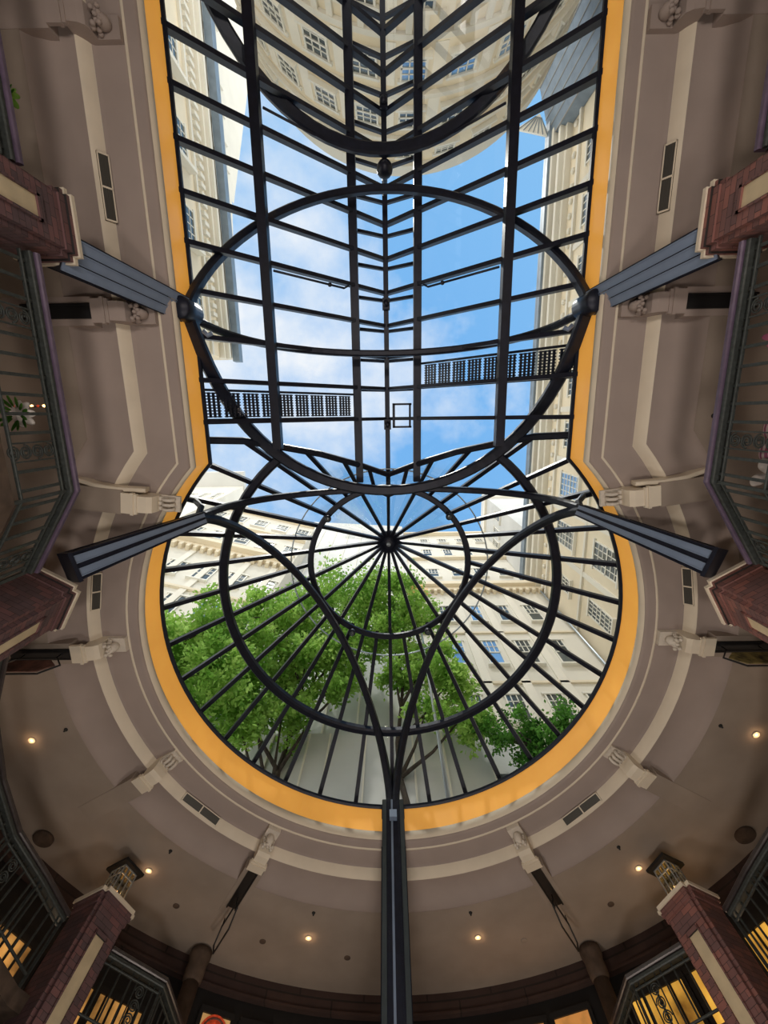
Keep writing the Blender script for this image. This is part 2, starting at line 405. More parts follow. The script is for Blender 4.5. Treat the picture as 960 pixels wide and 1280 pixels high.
for a, lb in ((191.4, 'small dark air vent peeking out below the lower left steel strut'), (-11.0, 'small dark air vent peeking out below the lower right steel strut')):
    vent(fr(a, RD+.795, 10.375) @ tilt, .9, lb)
for s, side in ((-1, 'left'), (1, 'right')):
    vent(frn(s, -4.12, 10.375, .795) @ tilt, 1.1, f'long dark air vent in upper {side} straight cove')

def downlight(loc, label):
    t = empty('downlight', loc); tag(t, label, 'downlight', 'glowing downlights in the round ceiling')
    mb = MB().lathe([(.06, 0), (.085, 0), (.09, -.012), (.075, -.02), (.06, -.015)], 16); mb.build('bezel', M['cream'], t)
    MB().lathe([(.045, -.004), (.056, -.010), (.03, -.016), (.0, -.018)], 14).build('lens', M['lens'], t)
for a, lb in ((165.2, 'glowing downlight near the left edge, above the left lantern pier'), (135.5, 'glowing downlight right beside the left lantern'), (105.2, 'glowing downlight left of the central post'),
              (75.4, 'glowing downlight right of the central post'), (45., 'glowing downlight right beside the right lantern'), (15.1, 'glowing downlight near the right edge, above the right lantern pier')):
    downlight(pol(a, 8.71, 10.048), lb)
def dot(loc, rr, name, label, cat, grp, m):
    o = MB().lathe([(rr, 0), (rr, -.015), (rr*.55, -.03), (rr*.4, -.07), (.0, -.075)], 12).build(name, m); o.location = loc; tag(o, label, cat, grp)
for k, (a, rr) in enumerate(((105.6, 7.83), (75.4, 7.83), (165.6, 7.82), (15, 7.82), (135.5, 7.83), (44.5, 7.83))):
    dot(pol(a, rr, 10.048), .045, 'sprinkler_head', ['small black sprinkler left of the central post', 'small black sprinkler right of the central post', 'small black sprinkler by the left edge downlight', 'small black sprinkler by the right edge downlight', 'small black sprinkler above the left lantern', 'small black sprinkler above the right lantern'][k], 'sprinkler', 'ceiling sprinklers', M['black'])
for k, s in enumerate((-1, 1)):
    dot((s*6.31, .08, 10.048), .05, 'sprinkler_head', 'small dark sprinkler in the flat ceiling near %s balcony rail' % ('left', 'right')[k], 'sprinkler', 'ceiling sprinklers', M['black'])
for a, lb in ((98, 'brown round ceiling speaker just left of central post'), (112.4, 'brown round ceiling speaker second left of central post'), (127.9, 'brown round ceiling speaker right of left lantern'), (52.7, 'brown round ceiling speaker left of right lantern'), (68.2, 'faint round ceiling speaker second right of central post')):
    o = MB().lathe([(.085, 0), (.085, -.012), (.07, -.018), (.0, -.014)], 16).build('ceiling_speaker', M['ceil' if a == 68.2 else 'stone']); o.location = pol(a, 9.22, 10.049); tag(o, lb, 'ceiling speaker', 'round speakers in the ceiling')
for a, lb in ((149.8, 'large dark round disc on ceiling above left pier'), (30.7, 'large dark round disc on ceiling above right pier')):
    o = MB().lathe([(.25, 0), (.25, -.05), (.22, -.07), (.0, -.07)], 20).build('ceiling_disc', M['stone']); o.location = pol(a, 10.05, 10.049); tag(o, lb, 'ceiling disc')

# ------------------------------------------------------------------ skylight over the straight hall
ZR, SL = 15.62, .974
zn = lambda x: ZR-SL*abs(x)
nave = empty('hall_skylight', (0, -4, 11.56), 0, 'dark steel gabled glass roof over the straight hall, sky showing through its panes', 'skylight')
def part(mb, name, m, root=nave):
    o = mb.build(name, m, root); o.matrix_parent_inverse = Matrix.Translation(-root.location); return o
RY = [.07-.927*k for k in range(0, 14)]
YV = [(0, 1.84), (.88, 1.46), (2.0, 1.03), (2.98, .76), (3.75, .56), (4.46, .51)]
def yv(x):
    x = abs(x)
    for (a, b), (c, e) in zip(YV, YV[1:]):
        if x <= c: return b+(e-b)*(x-a)/(c-a)
    return YV[-1][1]
for y in RY:
    for s in (-1, 1):
        part(MB().beam((s*4.45, y, zn(4.45)), (s*.0, y, zn(0)), .10, .17, (0, 0, 1)), 'rafter', M['steel'])
        part(MB().beam((s*.95, y, 15.9), (0, y, 16.45), .09, .11, (0, 0, 1)), 'lantern_rafter', M['steel'])
for s in (-1, 1):
    part(MB().beam((s*2.87, YB, zn(2.87)-.10), (s*2.87, yv(2.87), zn(2.87)-.10), .22, .26), 'purlin', M['steel'])
    part(MB().beam((s*.89, YB, 14.80), (s*.89, 2.0, 14.80), .21, .30).beam((s*.95, YB, 15.86), (s*.95, 1.9, 15.86), .08, .10), 'purlin', M['steel'])
    part(MB().beam((s*1.06, YB, 15.5), (s*1.06, 1.6, 15.5), .03, .03), 'gutter_line', M['steel'])
    part(MB().beam((s*4.36, YB, 11.62), (s*4.36, .55, 11.62), .14, .14), 'eaves_plate', M['steel'])
part(MB().beam((0, YB, ZR-.05), (0, 2.3, ZR-.05), .15, .2).tube([(0, YB, 16.48), (0, 1.9, 16.48)], .06), 'ridge_beam', M['steel'])
for y in (-1.1, -.05, 1.0):
    pass
ys = [1.84]+RY
for i in range(len(ys)-1):
    y1, y0 = ys[i], ys[i+1]
    for s in (-1, 1):
        for (xa, xb) in ((4.40, 2.87), (2.87, 1.0)):
            ya_, yb_ = min(y1, yv(xa)), min(y1, yv(xb))
            part(MB().add([(s*xa, y0, zn(xa)+.07), (s*xa, ya_, zn(xa)+.07), (s*xb, yb_, zn(xb)+.07), (s*xb, y0, zn(xb)+.07)], [(0, 1, 2, 3)]), 'pane', M['glass'])
        part(MB().add([(s*.95, y0, 15.97), (s*.95, y1, 15.97), (0, y1, 16.52), (0, y0, 16.52)], [(0, 1, 2, 3)]), 'ridge_pane', M['glass'])
for s in (-1, 1):
    part(MB().add([(s*1.0, YB, 14.72), (s*1.0, 1.5, 14.72), (s*.97, 1.5, 15.9), (s*.97, YB, 15.9)], [(0, 1, 2, 3)]), 'side_pane', M['glass'])
    for k, y in enumerate((-6.75, -3.45)):
        x0, x1 = (2.7, 1.15)
        part(MB().tube([(s*x0, y, zn(x0)-.22), (s*x1, y, zn(x1)-.22), (s*(x1-.12), y-.08, zn(x1)-.16)], .028, 6).ball((s*(x1+.35), y, zn(x1+.35)-.22), .06, n=8), 'vent_rod', M['steel'])
part(MB().ball((0, -6.2, 14.15), .21, .21, .27, 14).lathe([(.05, 14.3), (.08, 14.4), (.05, 15.5)], 10, Matrix.Translation((0, -6.2, 0))), 'ridge_lamp', M['steel'])
for y in (-8.4, -3.3, .25):
    part(MB().lathe([(.07, 15.2), (.10, 15.25), (.10, 15.55)], 10, Matrix.Translation((0, y, 0))).box(-.11, .11, y-.16, y+.16, 15.33, 15.5), 'ridge_clamp', M['steel'])
part(MB().box(.16, .24, -.4, .36, 15.3, 15.4).box(.18, .76, -.4, -.34, 15.3, 15.38).box(.18, .76, .30, .36, 15.3, 15.38).box(.68, .74, -.4, .36, 15.3, 15.38), 'opening_vent_frame', M['steel'])

# ------------------------------------------------------------------ dome skylight
ZA, SC = 18.45, .98
zc = lambda rr: ZA-SC*rr
dome = empty('dome_skylight', (0, YC, 11.56), 0, 'conical round glass roof of radiating dark bars, green trees showing through', 'skylight')
def dpart(mb, name, m): return part(mb, name, m, dome)
def rmax(a):
    if sind(a) > -.45: return 6.95
    rr = 0.
    while rr < 6.95:
        p = pol(a, rr, 0)
        if p.y < yv(p.x) and abs(p.x) < 4.4: return rr
        rr += .02
    return 6.95
for k in range(36):
    a = k*10.; r0 = .3 if (k-9) % 2 == 0 else 2.7
    r1 = rmax(a)
    if r1 <= r0+.1: continue
    dpart(MB().beam(pol(a, r0, zc(r0)), pol(a, r1, zc(r1)), .12, .13), 'radial_bar', M['steel'])
    am = a+5; ra, rb = rmax(a), rmax(a+10)
    def pn(r0, ra, rb): return MB().add([pol(a, r0, zc(r0)+.08), pol(a, ra, zc(ra)+.08), pol(a+10, rb, zc(rb)+.08), pol(a+10, r0, zc(r0)+.08)], [(0, 1, 2, 3)])
    dpart(pn(.3, min(2.7, ra), min(2.7, rb)), 'pane', M['glass'])
    if ra > 2.75 and rb > 2.75: dpart(pn(2.7, ra, rb), 'pane', M['glass'])
vp = [(-x, y) for x, y in reversed(YV[1:])]+YV
dpart(MB().bar([(x, y, zc(math.hypot(x, y-YC))-.06) for x, y in vp], .17, .24), 'valley_beam', M['steel'])
dpart(MB().lathe([(.0, ZA+.1), (.44, ZA+.02), (.50, ZA-.1), (.46, ZA-.25), (.28, ZA-.34), (.2, ZA-.42), (.1, ZA-.44), (.0, ZA-.44)], 28, Matrix.Translation((0, YC, 0))), 'hub', M['steel'])
dpart(MB().lathe([(.03, ZA-.42), (.09, ZA-.45), (.09, ZA-.52), (.0, ZA-.55)], 14, Matrix.Translation((0, YC, 0))), 'hub_cap', M['conduit'])
dpart(MB().bar([pol(a, 6.95, 11.62) for a in range(-40, 221, 5)], .14, .14, False), 'base_ring', M['steel'])
for s in (-1, 1):   # small V framing where the two roofs meet
    dpart(MB().beam((s*.75, 2.25, 15.45), (0, 2.62, 15.7), .1, .14), 'gable_bar', M['steel'])

# steel hoops under the cone
o = MB().bar([pol(a, 2.73, 15.55) for a in range(0, 360, 5)], .20, .17, True).build('steel_ring', M['steel']); tag(o, 'small complete dark steel ring around the hub of the round skylight', 'ring beam')
o = MB().bar([pol(a, 4.97, 13.45) for a in range(-52, 233, 4)], .25, .24).build('steel_ring', M['steel']); tag(o, 'large open dark steel hoop under the round skylight, around the smaller ring', 'ring beam')
o = MB().tube([pol(a, 3.37, 15.35) for a in range(0, 360, 5)], .025, 6, True).build('wire_ring', M['conduit']); tag(o, 'thin pale wire hoop above the glass of the round skylight', 'wire ring')
for (x, y), lb in (((-2.02, 3.28), 'small black spotlight upper left on the inner steel ring'), ((2.0, 3.26), 'small black spotlight upper right on the inner steel ring'), ((-1.34, 7.42), 'small black spotlight lower left on the inner steel ring'), ((1.33, 7.42), 'small black spotlight lower right on the inner steel ring')):
    z = 15.36
    t = empty('spotlight', (x, y, z)); tag(t, lb, 'spotlight', 'spotlights on the inner ring')
    MB().lathe([(.0, -.20), (.11, -.20), (.12, -.17), (.10, -.02), (.05, .02), (.0, .02)], 14).build('lamp_body', M['steel'], t)
    MB().box(-.03, .03, -.03, .03, 0, .12).build('yoke', M['steelblue'], t)
    MB().lathe([(.0, -.212), (.08, -.21), (.085, -.203), (.0, -.20)], 12).build('lens', M['wglass'], t)

# ------------------------------------------------------------------ steel arches
def arch(K1, K2, C, p, n=36):
    K1, K2, C = Vector(K1), Vector(K2), Vector(C); Mi = (K1+K2)/2; A = (K1-K2)/2; V = C-Mi
    return [Mi+A*math.cos(PI*i/n)+V*(max(0, math.sin(PI*i/n))**p) for i in range(n+1)]
def arch_thing(pts, w, h, label):
    o = MB().bar(pts, w, h).build('steel_arch', M['steel']); tag(o, label, 'steel arch', 'dark curved steel arches under the skylights')
KL, KR = Vector((-4.14, -2.18, 11.0)), Vector((4.14, -2.18, 11.0))
arch_thing(arch(KL, KR, (0, 2.14, 14.0), .84), .29, .22, 'thick U-shaped steel arch leaning toward the round skylight, touching the small ring')
arch_thing(arch(KL, KR, (0, -5.69, 14.0), 1.05), .17, .24, 'thin steel arch bulging toward the top of the photo from the two knots')
arch_thing(arch(KL, KR, (0, -1.70, 14.0), .87), .17, .22, 'shallow steel arch sagging between the two knots across the hall')
arch_thing(arch((-4.14, -10.9, 11.0), (4.14, -10.9, 11.0), (0, -6.55, 14.0), .86), .29, .22, 'thick steel arch at the very top of the photo')
zK = 11.31
K1, K2, K3 = Vector((-4.55, 2.29, zK)), Vector((4.60, 2.22, zK)), Vector((0, 10.67, zK))
ZB = 15.0
arch_thing(arch(K1, K3+Vector((-.07, 0, 0)), pol(142.4, 2.64, ZB), 1.32, 44), .21, .22, 'S-curved steel arch from left strut down to the central post')
arch_thing(arch(K2, K3+Vector((.07, 0, 0)), pol(37.6, 2.64, ZB), 1.32, 44), .21, .22, 'S-curved steel arch from right strut down to the central post')
arch_thing(arch(K1, K2, (0, 2.2, ZB-.45), .9, 44), .17, .22, 'flat steel arch crossing between left and right lower struts')

for s_, sd in ((-1, 'left'), (1, 'right')):
    arch_thing([(s_*4.56, 2.3, 11.35), (s_*4.62, 2.1, 11.75), (s_*4.85, 2.0, 12.0), (s_*5.2, 1.94, 12.1), (s_*5.7, 1.92, 12.0)], .13, .14, f'short curved steel piece between the {sd} lower strut and the gold band')
# struts and knots
def strut(P, Q, label, w=.5, h=.42, plate=True, up=(0, 0, 1), stripes=2, m0=None, tp=.72):
    m0 = m0 or M['steelblue']
    P, Q = Vector(P), Vector(Q)
    t = empty('steel_strut', P); tag(t, label, 'steel strut')
    def pp(mb, n, m=M['steelblue']):
        o = mb.build(n, m, t); o.matrix_parent_inverse = Matrix.Translation(-P); return o
    pp(MB().beam(P, Q, w*.96, h*.9, up, tp=tp), 'web', M['steel'])
    n = 3 if stripes == 3 else 2
    if stripes == 4:
        for sd_ in (-1, 1):
            pp(MB().beam(P, Q, .11, .05, up, sd_*(w/2-.05), -h*.5, tp), 'flange', m0)
            pp(MB().beam(P, Q, .035, .035, up, sd_*(w/2-.14), -h*.49, tp), 'inner_lip', M['steel'])
        pp(MB().beam(P, Q, .055, .06, up, .035, -h*.48, tp), 'centre_rib', M['steelblue'])
        n = 0
    for k in range(n):
        ww = w/n*(.90 if n == 3 else .62); oo = (k-(n-1)/2)*w/n
        pp(MB().beam(P, Q, ww, .03, up, oo, -h*.5, tp).beam(P, Q, ww*.12, .05, up, oo-ww*.44, -h*.5-.01, tp).beam(P, Q, ww*.12, .05, up, oo+ww*.44, -h*.5-.01, tp), 'face_plate', m0)  # inward face lighter and bluer, sky light put into the plate colour
    for sd_ in (-1, 1):
        pp(MB().beam(P, Q, .03, h, up, sd_*w/2, 0, tp).beam(P, Q, .05, .05, up, sd_*(w/2+.01), h/2-.02, tp), 'side_flange', M['steel'])
    if plate:
        u = (Q-P).normalized()
        pp(MB().beam(P-u*.04, P+u*.03, w*1.15, h*1.25, up), 'end_plate', M['steel'])
    return t, pp
strut((-5.92, 2.63, 8.98), K1+Vector((.12, .0, .03)), 'lower left grey steel strut rising from the left brick pier', .50, .42, tp=.55)
strut((5.92, 2.70, 8.98), K2+Vector((-.12, .0, .03)), 'lower right grey steel strut rising from the right brick pier', .50, .42, tp=.55)
strut((-5.2, -2.64, 9.0), KL+Vector((-.1, -.05, -.05)), 'upper left blue-grey steel strut from the shaded brick pier to the knot', .56, .42, False, stripes=3, tp=.85)
strut((5.2, -2.64, 9.0), KR+Vector((.1, -.05, -.05)), 'upper right grey steel strut from the red brick pier to the knot', .56, .42, False, stripes=3, tp=.85)
t, pp = strut((0, 12.9, 1.95), (0, 10.66, 11.45), 'central dark steel post running down the bottom middle of the photo', .60, .34, False, (0, 1, 0), 4, M['postgrey'], .95)
pp(MB().box(-.10, .10, 10.50, 10.68, 10.9, 11.12), 'clamp_block')
for K, lb in ((KL, 'left dark steel knot where three arches meet'), (KR, 'right dark steel knot where three arches meet')):
    s = 1 if K.x > 0 else -1
    t = empty('steel_knot', K); tag(t, lb, 'steel joint')
    MB().lathe([(.0, -.36), (.20, -.36), (.23, -.30), (.23, .32), (.0, .36)], 20).build('hub_sleeve', M['steel'], t)
    MB().box(min(0, s*.36), max(0, s*.36), -.17, .17, -.22, .24).build('socket', M['steel'], t)
    MB().lathe([(.0, -.35), (.09, -.36), (.1, -.33)], 14).tube([(-s*.30, .38, .02), (-s*.38, .47, .04), (-s*.47, .42, .06)], .05, 8).build('pin', M['steelblue'], t)

# catwalk ladders on the roof
def catwalk(s, y0, y1, label):
    x0, x1 = 1.12, 4.7
    t = empty('roof_walkway', (s*2.8, (y0+y1)/2, 13.4)); tag(t, label, 'roof walkway')
    def pp(mb, n, m=M['steel']):
        o = mb.build(n, m, t); o.matrix_parent_inverse = Matrix.Translation(-t.location); return o
    zz = lambda x: zn(x)+.25
    for y in (y0, y1):
        pp(MB().beam((s*(x0-.25), y, zz(x0-.25)), (s*x1, y, zz(x1)), .055, .07), 'side_rail')
    n = 10
    for k in range(n):
        xa = x0+(x1-x0)*k/n; xb = xa+(x1-x0)/n*.86
        mb = MB()
        for j in range(4):
            xx = xa+(xb-xa)*(j+.5)/4
            mb.beam((s*xx, y0+.05, zz(xx)), (s*xx, y1-.05, zz(xx)), (xb-xa)*.19, .03)
        for j in range(9):
            yy = y0+.07+(y1-y0-.14)*j/8
            mb.beam((s*xa, yy, zz(xa)), (s*xb, yy, zz(xb)), .028, .03)
        pp(mb, 'tread')
catwalk(-1, -.66, .02, 'left metal grating walkway lying on the glass roof')
catwalk(1, -1.52, -.82, 'right metal grating walkway lying on the glass roof, higher in the photo')

# ------------------------------------------------------------------ brick piers
def pier(c, rot, label, cap=9.0, bm='brick'):
    t = empty('brick_pier', (c[0], c[1], 0), math.radians(rot)); tag(t, label, 'brick pier')
    w = .44; wi = .36
    mb = MB()
    H = cap-.16
    pl = [(wi, -wi), (w, -wi), (w, wi), (wi, wi), (wi, w), (-wi, w), (-wi, wi), (-w, wi), (-w, -wi), (-wi, -wi), (-wi, -w), (wi, -w)]
    def ring(z, k): return [(x*k, y*k, z) for x, y in pl]
    n = 12; pt = ring(0, 1)+ring(H, 1)
    mb.add(pt, [tuple(range(n, 2*n))]+[(i, (i+1) % n, (i+1) % n+n, i+n) for i in range(n)])
    mb.build('shaft', M[bm], t)
    cp = MB()
    cb = MB()
    for z0, z1, k in ((H-.10, H+.02, 1.07), (H+.02, cap-.07, 1.14), (cap-.07, cap, 1.21)):
        q = ring(z0, k)+ring(z1, k)
        (cp if k > 1.2 else cb).add(q, [tuple(reversed(range(n))), tuple(range(n, 2*n))]+[(i, (i+1) % n, (i+1) % n+n, i+n) for i in range(n)])
    cp.build('cap', M['cream'], t); cb.build('corbel', M[bm], t)
    pn = MB().box(w-.02, w+.004, -.14, .14, 5.6, H-.55); pn.build('inset_panel', M['panel'], t)
    fm = MB()
    fm.box(w-.02, w+.035, -.175, -.14, 5.6, H-.5); fm.box(w-.02, w+.035, .14, .175, 5.6, H-.5); fm.box(w-.02, w+.035, -.175, .175, H-.55, H-.47)
    fm.build('panel_reveal', M[bm], t)
    return t
pier((-5.34, -2.93), 0, 'shadowed brick pier with cream inset panel at upper left, strut on its cap', 9.0, 'brickshade')
pier((5.36, -2.88), 180, 'red brick pier with cream inset panel at upper right, strut on its cap')
pier((-6.50, 3.22), 31, 'shaded brick pier at left, under the lower left steel strut', 9.0, 'brickshade')
pier((6.50, 3.28), 149, 'spotlit reddish brick pier at right, under the lower right steel strut')
pier((-6.56, 10.75), -30, 'shaded brick pier with cream strip and lantern at lower left', 8.95, 'brickshade')
pier((6.56, 10.75), 210, 'red brick pier with cream strip and lantern at lower right', 8.95)
def lantern(c, rot, label):
    t = empty('lantern', (c[0], c[1], 8.95), math.radians(rot)); tag(t, label, 'lantern')
    MB().box(-.23, .23, -.23, .23, 0, .05).box(-.19, .19, -.19, .19, .05, .09).build('base', M['iron'], t)
    cg = MB()
    for x in (-.2, -.067, .067, .2):
        for y in (-.2, -.067, .067, .2):
            if abs(x) > .1 or abs(y) > .1: cg.box(x-.012, x+.012, y-.012, y+.012, .09, .74)
    for z in (.09, .56, .72): cg.box(-.215, .215, -.215, -.19, z, z+.02).box(-.215, .215, .19, .215, z, z+.02).box(-.215, -.19, -.215, .215, z, z+.02).box(.19, .215, -.215, .215, z, z+.02)
    cg.build('cage', M['conduit'], t)
    MB().box(-.18, .18, -.18, .18, .09, .73).build('glass_cage', M['cleargl'], t)
    MB().add([(-.32, -.32, .74), (.32, -.32, .74), (.32, .32, .74), (-.32, .32, .74), (-.32, -.32, .80), (.32, -.32, .80), (.32, .32, .80), (-.32, .32, .80), (0, 0, 1.0)],
             [(3, 2, 1, 0), (0, 1, 5, 4), (1, 2, 6, 5), (2, 3, 7, 6), (3, 0, 4, 7), (4, 5, 8), (5, 6, 8), (6, 7, 8), (7, 4, 8)]).build('roof', M['black'], t)
    for k in range(3):
        x, y = .08*math.cos(k*2.1), .08*math.sin(k*2.1)
        MB().lathe([(.012, .09), (.012, .22), (.02, .23), (.032, .28), (.012, .36), (.0, .38)], 10, Matrix.Translation((x, y, 0))).build('bulb', M['lamp'], t)
lantern((-6.56, 10.75), -30, 'square glass lantern with dark hipped roof on the lower left brick pier')
lantern((6.56, 10.75), 210, 'square glass lantern with dark hipped roof on the lower right brick pier')

# ------------------------------------------------------------------ railings
def spiral(c, ux, uz, rr, turns=2.2, n=30):
    return [c+ux*(rr*(1-.8*i/n)*math.cos(2*PI*turns*i/n))+uz*(rr*(1-.8*i/n)*math.sin(2*PI*turns*i/n)) for i in range(n+1)]
def railing(pts, label, hm='darkrail', zt=8.4, zb=7.3, group='black iron balcony railings', spacing=.27, nxt=0):
    pts = [Vector((x, y, 0)) for x, y in pts]
    t = empty('balcony_railing', (pts[0].x, pts[0].y, zb)); tag(t, label, 'railing', group)
    def pp(mb, n, m=M['iron']):
        o = mb.build(n, m, t); o.matrix_parent_inverse = Matrix.Translation(-t.location); return o
    P = lambda p, z: Vector((p.x, p.y, z))
    out = []   # inward side ignored: rails are centred
    pp(MB().bar([P(p, zt) for p in pts], .25, .09), 'handrail', M[hm])
    pp(MB().bar([P(p, zt-.085) for p in pts], .17, .08), 'rail_bed')
    pp(MB().bar([P(p, zt-.20) for p in pts], .05, .035), 'top_rail')
    pp(MB().bar([P(p, zb+.12) for p in pts], .05, .035), 'bottom_rail')
    k = 0
    for a, b in zip(pts, pts[1:]):
        L = (b-a).length; n = max(2, round(L/spacing)); ux = (b-a).normalized(); uz = Vector((0, 0, 1))
        for i in range(n):
            q = a+(b-a)*((i+.5)/n)
            if k % 7 == 3:
                mb = MB()
                for s in (-1, 1): mb.beam(P(q+ux*s*.13, zb+.12), P(q+ux*s*.13, zt-.1), .022, .022, (1, 0, 0) if abs(ux.x) < .9 else (0, 1, 0))
                for j in range(4): mb.tube(spiral(P(q, zt-.33-j*.21), ux*(1 if j % 2 else -1), uz, .105), .014, 5)
                pp(mb, 'scroll_panel')
            else:
                pp(MB().beam(P(q, zb+.12), P(q, zt-.09), .045, .022, (1, 0, 0) if abs(ux.x) < .9 else (0, 1, 0)), 'baluster')
            k += 1
        pp(MB().beam(P(b, zb-.05), P(b, zt-.05), .05, .05, (1, 0, 0)), 'newel_post')
    return t
for s, side in ((-1, 'left'), (1, 'right')):
    railing([(s*5.2, -9.2), (s*5.2, -3.5)], f'iron balcony railing at the top {side} edge above the brick pier', 'rail')
    railing([(s*5.19, -2.38), (s*5.2, 1.09), (s*6.12, 2.45)], f'iron balcony railing with scrolls at {side} between the two brick piers', 'rail')
    railing([(s*6.95, 3.95), (s*7.45, 5.2), (s*7.6, 6.73), (s*7.54, 7.97), (s*7.2, 9.1), (s*6.95, 10.15)], f'curved iron balcony railing at the lower {side} edge leading up to the lantern pier')
    railing([(s*6.15, 11.15), (s*5.12, 12.08), (s*4.97, 13.4), (s*4.95, 14.3)], f'angled iron railing at the bottom {side} between lantern pier and shop wall')

# ------------------------------------------------------------------ back wall: pilasters and lit shop windows
for s, side in ((-1, 'left'), (1, 'right')):
    a = 90-s*30.3
    t = empty('pilaster', pol(a, 10.2, 0)); tag(t, f'brown stone pilaster on the back wall, {side} of the lit shop windows', 'pilaster')
    MB().lathe([(.20, 0), (.20, 9.35)], 20).build('shaft', M['stone'], t)
    MB().lathe([(.20, 9.35), (.24, 9.42), (.25, 9.6), (.24, 9.75), (.28, 9.85), (.28, 10.0)], 20).build('capital', M['stone'], t)
def window(k, a0, a1, z0, z1, m, extra=None, mull=0):
    R = RD+DW+.02
    t = empty(f'window_{k}', pol((a0+a1)/2, R, z0)); t['kind'] = 'structure'
    def pp(mb, n, mm):
        o = mb.build(n, mm, t); o.matrix_parent_inverse = Matrix.Translation(-t.location); return o
    A, B = pol(a0, R, 0), pol(a1, R, 0)
    P = lambda f, z: Vector((A.x+(B.x-A.x)*f, A.y+(B.y-A.y)*f, z))
    pp(MB().add([P(0, z0), P(1, z0), P(1, z1), P(0, z1)], [(0, 1, 2, 3)]), 'pane', m)
    f = MB()
    for zz in (z0, z1): f.beam(P(-.03, zz), P(1.03, zz), .10, .12)
    for ff in [0, 1]+[(j+1)/(mull+1) for j in range(mull)]: f.beam(P(ff, z0), P(ff, z1), .08, .10 if ff in (0, 1) else .05, (A-B).normalized())
    pp(f, 'frame', M['black'])
    if extra: extra(P, pp)
def emblem(P, pp):
    c = P(.5, 8.78); c = c+(Vector((0, YC, 8.78))-c).normalized()*.05
    nrm = (Vector((0, YC, 8.78))-c).normalized()
    m = Matrix.Translation(c) @ nrm.to_track_quat('Z', 'Y').to_matrix().to_4x4()
    pp(MB().lathe([(.0, 0), (.36, 0), (.36, .02), (.0, .02)], 28, m), 'round_emblem', M['red'])
    rg = MB().tube([m @ Vector((.29*math.cos(x*.2618), .29*math.sin(x*.2618), .025)) for x in range(24)], .022, 6, True)
    for j in range(9): rg.ball(m @ Vector((.16*math.cos(j*.7), .16*math.sin(j*.7), .02)), .035, .035, .02, 8)
    pp(rg, 'emblem_ornament', M['signbrown'])
def script(P, pp):
    mb = MB()
    for j in range(9):
        x = .50+j*.045; z = 9.09+.02*math.sin(j*2.2); h = .07 if j in (0, 4) else .035
        a, b = P(x, z), P(x+.022, z+h); off = (Vector((0, YC, z))-a).normalized()*.03
        mb.tube([a+off, (a+b)/2+off+Vector((0, 0, .02)), b+off, P(x+.04, z)+off], .008, 5)
    pp(mb, 'lettering', M['black'])
window(1, 117.4, 112.9, 7.3, 9.20, M['posterc'], emblem)
window(2, 111.8, 107.4, 7.3, 9.18, M['amberdim'])
window(3, 106.5, 101.5, 7.3, 9.12, M['amberdim'])
window(4, 79.5, 69.2, 7.3, 9.22, M['poster'], script)
window(5, 68.2, 62.9, 7.3, 9.22, M['poster'])
for j, (a, b) in enumerate(((139, 131.5), (131, 124.5), (148.5, 141))):
    window(6+j, a, b, 7.4, 8.8, M['amberleft'], None, 5)
for j, (a, b) in enumerate(((49, 41.5), (57.5, 49.8), (40.5, 33))):
    window(9+j, a, b, 7.4, 9.05, M['amber'], None, 3)

# ------------------------------------------------------------------ decorations on the balconies
def flower(loc, n, rr, m, name, label, parts=True):
    t = empty(name, loc); tag(t, label, 'flower arrangement')
    for k in range(n):
        A = 2*PI*k/n; R3 = Matrix.Translation((math.cos(A)*rr*.55, math.sin(A)*rr*.55, .03*(k % 2))) @ Matrix.Rotation(A, 4, 'Z') @ Matrix.Rotation(-.5, 4, 'Y')
        MB().ball((0, 0, 0), rr*.55, rr*.32, rr*.08, 12, R3).build('petal', m, t)
    MB().ball((0, 0, .03), rr*.22, n=10).build('flower_centre', M['posterc'], t)
    lf = MB()
    for k in range(14):
        A = k*2.4; R3 = Matrix.Translation((math.cos(A)*rr*.9, math.sin(A)*rr*.9, -.08-.03*(k % 3))) @ Matrix.Rotation(A, 4, 'Z') @ Matrix.Rotation(.5, 4, 'Y')
        lf.ball((0, 0, 0), rr*.5, rr*.14, rr*.03, 8, R3)
    lf.build('foliage', M['leafdark'], t)
flower((-5.55, -.12, 8.1), 7, .2, M['petal'], 'flower_arrangement', 'white flower with dark leaves behind the left balcony railing')
flower((5.62, -1.05, 8.15), 6, .16, M['pink'], 'flower_arrangement', 'pink flower behind the right balcony railing, uppermost there')
flower((-5.45, -4.6, 8.87), 6, .14, M['leaf'], 'flower_arrangement', 'pale green flower poking above the top left railing')
def bow(loc, m, label):
    t = empty('ribbon_bow', loc); tag(t, label, 'ribbon bow')
    for s in (-1, 1):
        MB().ball((0, s*.17, .03), .09, .17, .10, 14).build('loop', m, t)
        MB().prism([(-.02, 0), (.02, 0), (.05, -.36), (-.05, -.30)], -.05+s*.07, .05+s*.07).build('ribbon_tail', m, t)
    MB().ball((0, 0, .02), .06, .06, .06, 10).build('knot', m, t)
bow((5.62, .42, 7.95), M['stripe'], 'pink and white striped bow behind the right balcony railing')
def shellp(loc, label, rot):
    t = empty('white_lily', loc, rot); tag(t, label, 'paper flower', 'white curled petals at the right balcony corner')
    for k in range(3):
        A = k*2.1
        pts = [Vector((math.cos(A)*(.03+.2*f), math.sin(A)*(.03+.2*f), .22*f-.18*f*f)) for f in [i/8 for i in range(9)]]
        MB().tube(pts, .05, 8, rad=[.035+.05*math.sin(PI*i/8) for i in range(9)]).build('petal', M['petal'], t)
shellp((5.60, .92, 7.85), 'white curled paper flower nearest the right railing corner', .3)
shellp((5.85, 1.25, 7.72), 'white curled paper flower further behind right railing corner', 1.4)
